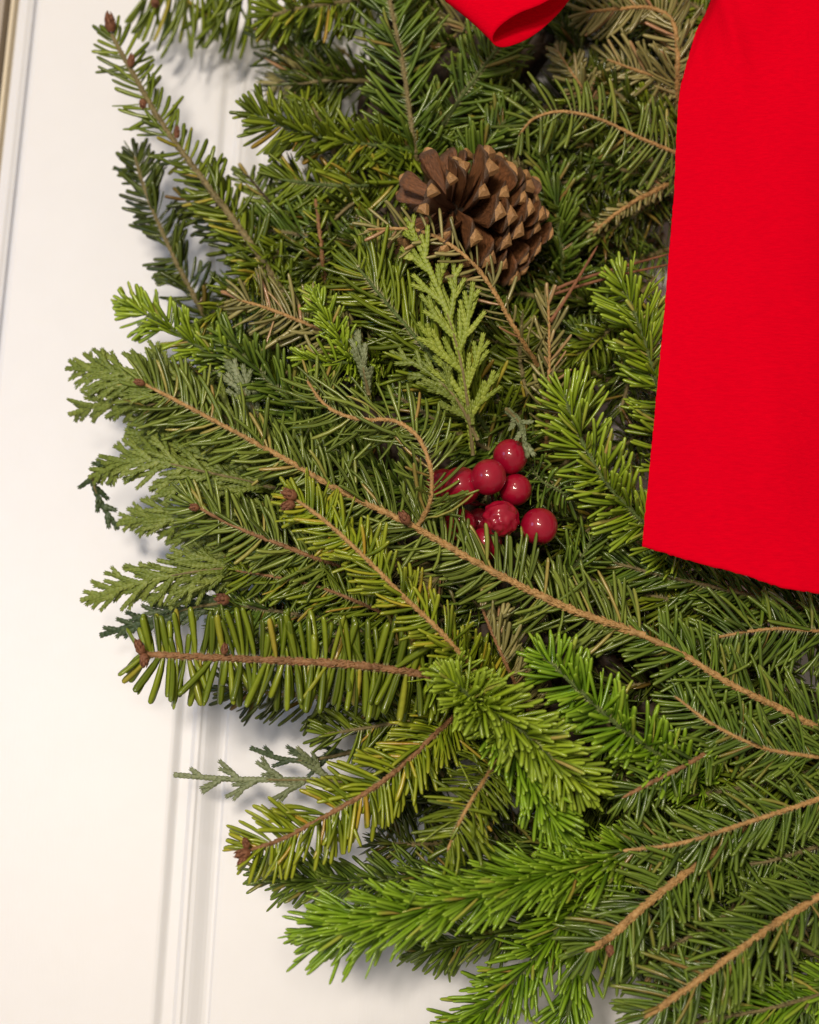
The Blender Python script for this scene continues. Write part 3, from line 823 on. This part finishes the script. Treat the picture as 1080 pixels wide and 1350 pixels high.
# ================================================================== pine cone
def cone_mats():
    mt, nt, b = newmat('cone_scale_brown')
    at = node(nt, 'ShaderNodeAttribute', attribute_name='nd')
    sp = node(nt, 'ShaderNodeSeparateColor')
    nt.links.new(at.outputs['Color'], sp.inputs[0])
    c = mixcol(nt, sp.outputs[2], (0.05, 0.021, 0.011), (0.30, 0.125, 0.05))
    n1 = noise(nt, 14, 5, coord='Generated', stretch=(0.35, 2.2, 1))
    c = mixcol(nt, ramp(nt, n1, [(0.35, 0.0), (0.65, 0.85)]), c, (0.06, 0.026, 0.013))
    c = mixcol(nt, ramp(nt, sp.outputs[1], [(0.86, 0.0), (0.97, 0.8)]), c, (0.10, 0.06, 0.035))
    nt.links.new(c, b.inputs['Base Color'])
    b.inputs['Roughness'].default_value = 0.38
    bump(nt, b, n1, 0.8, 0.0008)
    m2, nt, b = newmat('cone_tip_tan')
    n1 = noise(nt, 700, 4)
    c = mixcol(nt, ramp(nt, n1, [(0.35, 0.0), (0.68, 1.0)]), (0.68, 0.41, 0.17), (0.44, 0.22, 0.08))
    oi = node(nt, 'ShaderNodeObjectInfo')
    c = mixcol(nt, ramp(nt, oi.outputs['Random'], [(0.0, 0.0), (1.0, 0.4)]), c, (0.22, 0.095, 0.035))
    n3 = noise(nt, 9, 3, coord='Generated')
    c = mixcol(nt, ramp(nt, n3, [(0.42, 0.0), (0.66, 0.45)]), c, (0.16, 0.065, 0.025))
    nt.links.new(c, b.inputs['Base Color'])
    b.inputs['Roughness'].default_value = 0.33
    bump(nt, b, n1, 0.5, 0.0005)
    return mt, m2


CONE_S, CONE_T = cone_mats()


def scale_mesh():
    """woody cone scale, length 1 along x, z towards the cone's apex"""
    xs = [0, .2, .45, .7, .86, .95, .99]
    wy = [.09, .14, .22, .31, .35, .31, .18]
    V, A, F = [], [], []
    m_ = 7
    for side in (1, -1):
        for x, wv in zip(xs, wy):
            for j in range(m_):
                v = -1 + 2 * j / (m_ - 1)
                th_ = .035 * (1 - v * v * 0.8) * (1 + .4 * x)
                z = .05 * v * v + .10 * x * x + th_ * side * (1 if side > 0 else 1.3)
                V.append((x, v * wv, z))
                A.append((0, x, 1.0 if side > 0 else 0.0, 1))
    k = len(xs)
    n = k * m_
    for i in range(k - 1):
        for j in range(m_ - 1):
            a = i * m_ + j
            F.append((a, a + m_, a + m_ + 1, a + 1))
            F.append((n + a, n + a + 1, n + a + m_ + 1, n + a + m_))
        for j in (0, m_ - 1):
            a = i * m_ + j
            F.append((a, a + m_, n + a + m_, n + a) if j == m_ - 1 else (a, n + a, n + a + m_, a + m_))
    for j in range(m_ - 1):
        a = (k - 1) * m_ + j
        F.append((a, n + a, n + a + 1, a + 1))
    return quads_mesh('cone_scale', np.array(V), np.array(F), np.array(A))


def tip_mesh():
    """lozenge-shaped swollen end of a scale, with a blunt point in its middle"""
    rows = [(.84, .15, .01, -.06), (.90, .225, .045, -.19), (.99, .20, .055, -.16), (1.05, .06, .02, -.05)]
    V, F = [], []
    for (x, y, zt, zb) in rows:
        zc = .085
        V += [(x, y, zc), (x, y * .45, zc + zt * .62), (x, 0, zc + zt), (x, -y * .45, zc + zt * .62), (x, -y, zc), (x, -y * .5, zc + zb * .55), (x, 0, zc + zb), (x, y * .5, zc + zb * .55)]
    for i in range(len(rows) - 1):
        for q in range(8):
            F.append((i * 8 + q, (i + 1) * 8 + q, (i + 1) * 8 + (q + 1) % 8, i * 8 + (q + 1) % 8))
    e = (len(rows) - 1) * 8
    F += [(e, e + 1, e + 2, e + 3), (e, e + 3, e + 4, e + 7), (e + 7, e + 4, e + 5, e + 6)]
    return quads_mesh('scale_tip', np.array(V), np.array(F), None, False)


ccen = P(621, 287, 76)
cu = px(ccen)
AX = nrm(-RIGHT * 0.84 + UP * 0.30 - FWD * 0.46)
A1 = nrm(np.cross(AX, UP))
A2 = np.cross(AX, A1)
cone = thing('pine_cone', 'open brown pine cone with pale-tipped scales wired into the wreath', 'pine cone', ccen)
NS = 96
sme, tme = scale_mesh(), tip_mesh()
gc = np.random.default_rng(5)
for i in range(NS):
    v = i / (NS - 1)                                   # 0 base .. 1 apex
    az = i * 2.39996 + gc.normal(0, 0.10)
    rad = A1 * math.cos(az) + A2 * math.sin(az)
    ang = math.radians(116 - 60 * v ** 1.3 + gc.normal(0, 8 + 9 * max(0, v - .6) / .4))
    d = nrm(AX * math.cos(ang) + rad * math.sin(ang))
    ln = cu * np.interp(v, [0, .12, .35, .65, .85, 1], [40, 58, 76, 82, 84, 62]) * gc.uniform(.82, 1.08)
    org = ccen + AX * cu * (-78 + 124 * v) + rad * cu * 10
    zax = nrm(AX - d * np.dot(AX, d) if ang > 0.5 else -rad + d * np.dot(rad, d))
    roll = gc.normal(0, 0.26)
    yax = np.cross(zax, d)
    y2 = yax * math.cos(roll) + zax * math.sin(roll)
    z2 = np.cross(d, y2)
    M = Matrix.Identity(4)
    wd = ln * np.interp(v, [0, .15, .5, .75, 1], [1.05, .95, .90, .70, .62]) * gc.uniform(.88, 1.1)
    for r_ in range(3):
        M[r_][0], M[r_][1], M[r_][2], M[r_][3] = d[r_] * ln, y2[r_] * wd, z2[r_] * ln, org[r_]
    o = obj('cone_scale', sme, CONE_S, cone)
    o.matrix_parent_inverse = Matrix.Identity(4)
    o.matrix_local = Matrix.Translation(-Vector(ccen)) @ M
    tp = obj('scale_tip', tme, CONE_T)
    tp.parent = o
path, _ = spline([ccen - AX * cu * 78, ccen, ccen + AX * cu * 42], 0.002)
V, F = tube(path, 17 * cu, 9 * cu, 10)
obj('cone_axis', quads_mesh('cone_axis', V, F), TM['dark'], cone)

# ================================================================== berries
def berry_mat():
    mt, nt, b = newmat('berry_red')
    n1 = noise(nt, 250, 3)
    c = mixcol(nt, ramp(nt, n1, [(0.35, 0.0), (0.75, 0.8)]), (0.35, 0.002, 0.024), (0.24, 0.001, 0.017))
    nt.links.new(c, b.inputs['Base Color'])
    b.inputs['Roughness'].default_value = 0.42
    b.inputs['Specular IOR Level'].default_value = 0.25
    b.inputs['Coat Weight'].default_value = 0.9
    b.inputs['Coat Roughness'].default_value = 0.04
    bump(nt, b, n1, 0.12, 0.0006)
    return mt


BERRY = berry_mat()
DIMPLE = twig_mat('berry_dimple', (0.03, 0.008, 0.008), (0.05, 0.012, 0.01))
WIRE = twig_mat('berry_wire', (0.20, 0.01, 0.02), (0.28, 0.02, 0.03))


def berry_mesh(R, wrinkle, g):
    n, mseg = (56, 72) if wrinkle else (20, 28)
    ph = [g.uniform(0, 6.28) for _ in range(6)]
    V, F = [], []
    for i in range(n + 1):
        th_ = math.pi * (0.02 + 0.96 * i / n)
        for j in range(mseg):
            az = 2 * math.pi * j / mseg
            r = 1 + .018 * math.sin(2 * az + ph[0]) * math.sin(th_) + .012 * math.sin(3 * th_ + ph[1])
            r -= .10 * math.exp(-((math.pi - th_) / .22) ** 2)
            if wrinkle:
                r += wrinkle * (math.sin(7 * az + ph[2] + 2.5 * math.sin(4 * th_)) * math.sin(5 * th_ + ph[3] + math.sin(3 * az)) + .6 * math.sin(11 * th_ + 4 * math.sin(2 * az + ph[4]))) * math.sin(th_)
            V.append((R * r * math.sin(th_) * math.cos(az), R * r * math.sin(th_) * math.sin(az), R * r * math.cos(th_)))
    for i in range(n):
        for j in range(mseg):
            F.append((i * mseg + j, (i + 1) * mseg + j, (i + 1) * mseg + (j + 1) % mseg, i * mseg + (j + 1) % mseg))
    for st in (0, n * mseg):
        for q in range(1, mseg - 2, 2):
            F.append((st, st + q, st + q + 1, st + q + 2))
    return quads_mesh('berry', np.array(V), np.array(F))


bc = P(655, 665, 60)
pick = thing('berry_pick', 'cluster of shiny dark red berries on red wire stems in the middle of the wreath', 'berries', bc)
gb = np.random.default_rng(9)
for (x, y, r, h, wr, dx, dy, dz) in [(673, 602, 23.5, 84, 0, 0.1, -1, -.4), (644, 629, 24, 90, 0, -.3, .3, -1), (680, 646, 21.5, 82, 0, .2, .3, -1), (608, 641, 26, 84, 0, -.4, .5, -.8), (584, 642, 24, 76, 0, .2, .5, -1),
                                    (660, 684, 24, 88, .06, -.45, .75, .5), (711, 694, 24.5, 86, 0, -.05, .95, .25), (641, 716, 22, 78, 0, .5, .2, -1), (607, 692, 22, 74, 0, .1, .4, -1), (632, 690, 20, 58, 0, 0, 0, -1)]:
    c = P(x, y, h)
    u = px(c)
    ax = nrm(RIGHT * dx - UP * dy - FWD * dz)          # where the dimple points
    o = obj('berry', berry_mesh(r * u, wr, gb), BERRY, pick, label='wrinkled berry with a dark dimple' if wr else None)
    q = Vector(-ax).to_track_quat('Z', 'Y')
    o.matrix_parent_inverse = Matrix.Identity(4)
    o.location = Vector(c) - Vector(bc)
    o.rotation_euler = q.to_euler()
    dm = bud_mesh(np.array([0, 0, -r * u * 0.84]), np.array([0, 0, -1.0]), r * u * 0.12, r * u * 0.14)
    dd = obj('dimple', dm, DIMPLE)
    dd.parent = o
    back = c - ax * 0 + FWD * r * u * .8
    path, _ = spline([back, (back + bc) / 2 - UP * .003, np.asarray(bc) + FWD * 0.02], 0.002)
    V, F = tube(path, 1.6 * u, 1.6 * u, 6, .05)
    obj('wire_stem', quads_mesh('wire_stem', V, F), WIRE, pick)

# ================================================================== red bow: tail and loop
def ribbon_mat():
    mt, nt, b = newmat('red_ribbon_cloth')
    n1 = noise(nt, 1500, 3, stretch=(0.14, 1, 1), rough=0.7)
    n2 = noise(nt, 22, 4)
    c = mixcol(nt, ramp(nt, n1, [(0.3, 0.0), (0.7, 0.55)]), (0.76, 0.0, 0.0135), (0.54, 0.0, 0.0115))
    c = mixcol(nt, ramp(nt, n2, [(0.4, 0.0), (0.8, 0.25)]), c, (0.60, 0.0, 0.013))
    nt.links.new(c, b.inputs['Base Color'])
    b.inputs['Roughness'].default_value = 1.0
    b.inputs['Specular IOR Level'].default_value = 0.02
    bump(nt, b, n1, 0.5, 0.0004)
    return mt


RED = ribbon_mat()
bow = thing('red_bow', 'red cloth bow with a wide tail hanging over the wreath', 'bow', P(1000, -40, 100))


def thick(o, t):
    m_ = o.modifiers.new('thickness', 'SOLIDIFY')
    m_.thickness = t
    m_.offset = -1


NU, NT = 70, 190
Ey = [-90, 0, 20, 40, 80, 115, 140, 250, 420, 570, 724]
Ex = [962, 937, 929, 918, 906, 897, 893.5, 889, 875, 861, 846]
Bx = [846, 868, 900, 930, 960, 990, 1010, 1032, 1055, 1080, 1130, 1190]
By = [720, 727, 736.5, 745, 752, 761, 768, 775, 779, 783, 789, 793]
gr = np.random.default_rng(12)
V = []
for it in range(NT + 1):
    t_ = it / NT
    for iu in range(NU + 1):
        u = (iu / NU) ** 1.2
        yl = -90 + t_ * (720 + 90)
        xl_ = np.interp(yl, Ey, Ex)
        x = xl_ + (1190 - xl_) * u
        yb = np.interp(846 + (1190 - 846) * u, Bx, By)
        y = -90 + t_ * (yb + 90)
        if it == NT:
            y += gr.normal(0, 0.5)
        if iu == 0:
            x += gr.normal(0, 0.25)
        h = 104 + 5 * math.sin(u * 2.4 + .2) + 4 * math.sin(t_ * 3.2) - 6 * t_
        h += 2.8 * math.sin((x - 1010) / 52 + y / 300) * (0.35 + .65 * t_) * u - 9 * max(0, u - .45) ** 1.5 * t_ + 0.35 * math.exp(-((y - 228 - .05 * x + 50) / 5) ** 2) + 2.6 * math.cos((y - 20) / 62) * math.exp(-(y / 260) ** 2) * u + 1.6 * math.sin(y / 120 + x / 90) + 0.3 * math.sin(x / 31 + y / 47) + 0.2 * math.sin(x / 13 - y / 71)
        # gathered creases near the knot
        fall = math.exp(-(y / 95) ** 2) if y > 0 else 1
        h += fall * (3.2 * math.exp(-((x - 955 - .25 * y) / 14) ** 2) - 2.6 * math.exp(-((x - 925 + .02 * y) / 12) ** 2) + 1.4 * math.sin(x / 17 + y / 60))
        h -= 5 * math.exp(-(u / .02) ** 2) * fall
        V.append(P(x, y, h))
F = [(i * (NU + 1) + j, (i + 1) * (NU + 1) + j, (i + 1) * (NU + 1) + j + 1, i * (NU + 1) + j + 1) for i in range(NT) for j in range(NU)]
thick(obj('ribbon_tail', quads_mesh('ribbon_tail', np.array(V), np.array(F)), RED, bow), 0.0005)

rim = [(800, -48, 104), (762, -12, 104), (735, 18, 104), (702, 45, 104), (672, 60, 105.5), (656, 61, 108), (650, 52, 111), (658, 38, 114), (682, 20, 116.5), (715, 4, 118), (760, -26, 119), (800, -60, 119)]
path, _ = spline([P(*q) for q in rim], 0.0008)
ext = P(590, 3, 106) - P(653, 61, 108)
V, F = [], []
ne = 16
for i, p in enumerate(path):
    for j in range(ne + 1):
        v = j / ne
        V.append(p + ext * v * 1.0 - FWD * 0.0012 * math.sin(v * 3.1) + UP * 0.0006 * math.sin(i * .09 + 3 * v))
for i in range(len(path) - 1):
    for j in range(ne):
        a = i * (ne + 1) + j
        F.append((a, a + 1, a + ne + 2, a + ne + 1))
thick(obj('ribbon_loop', quads_mesh('ribbon_loop', np.array(V), np.array(F)), RED, bow), 0.0005)
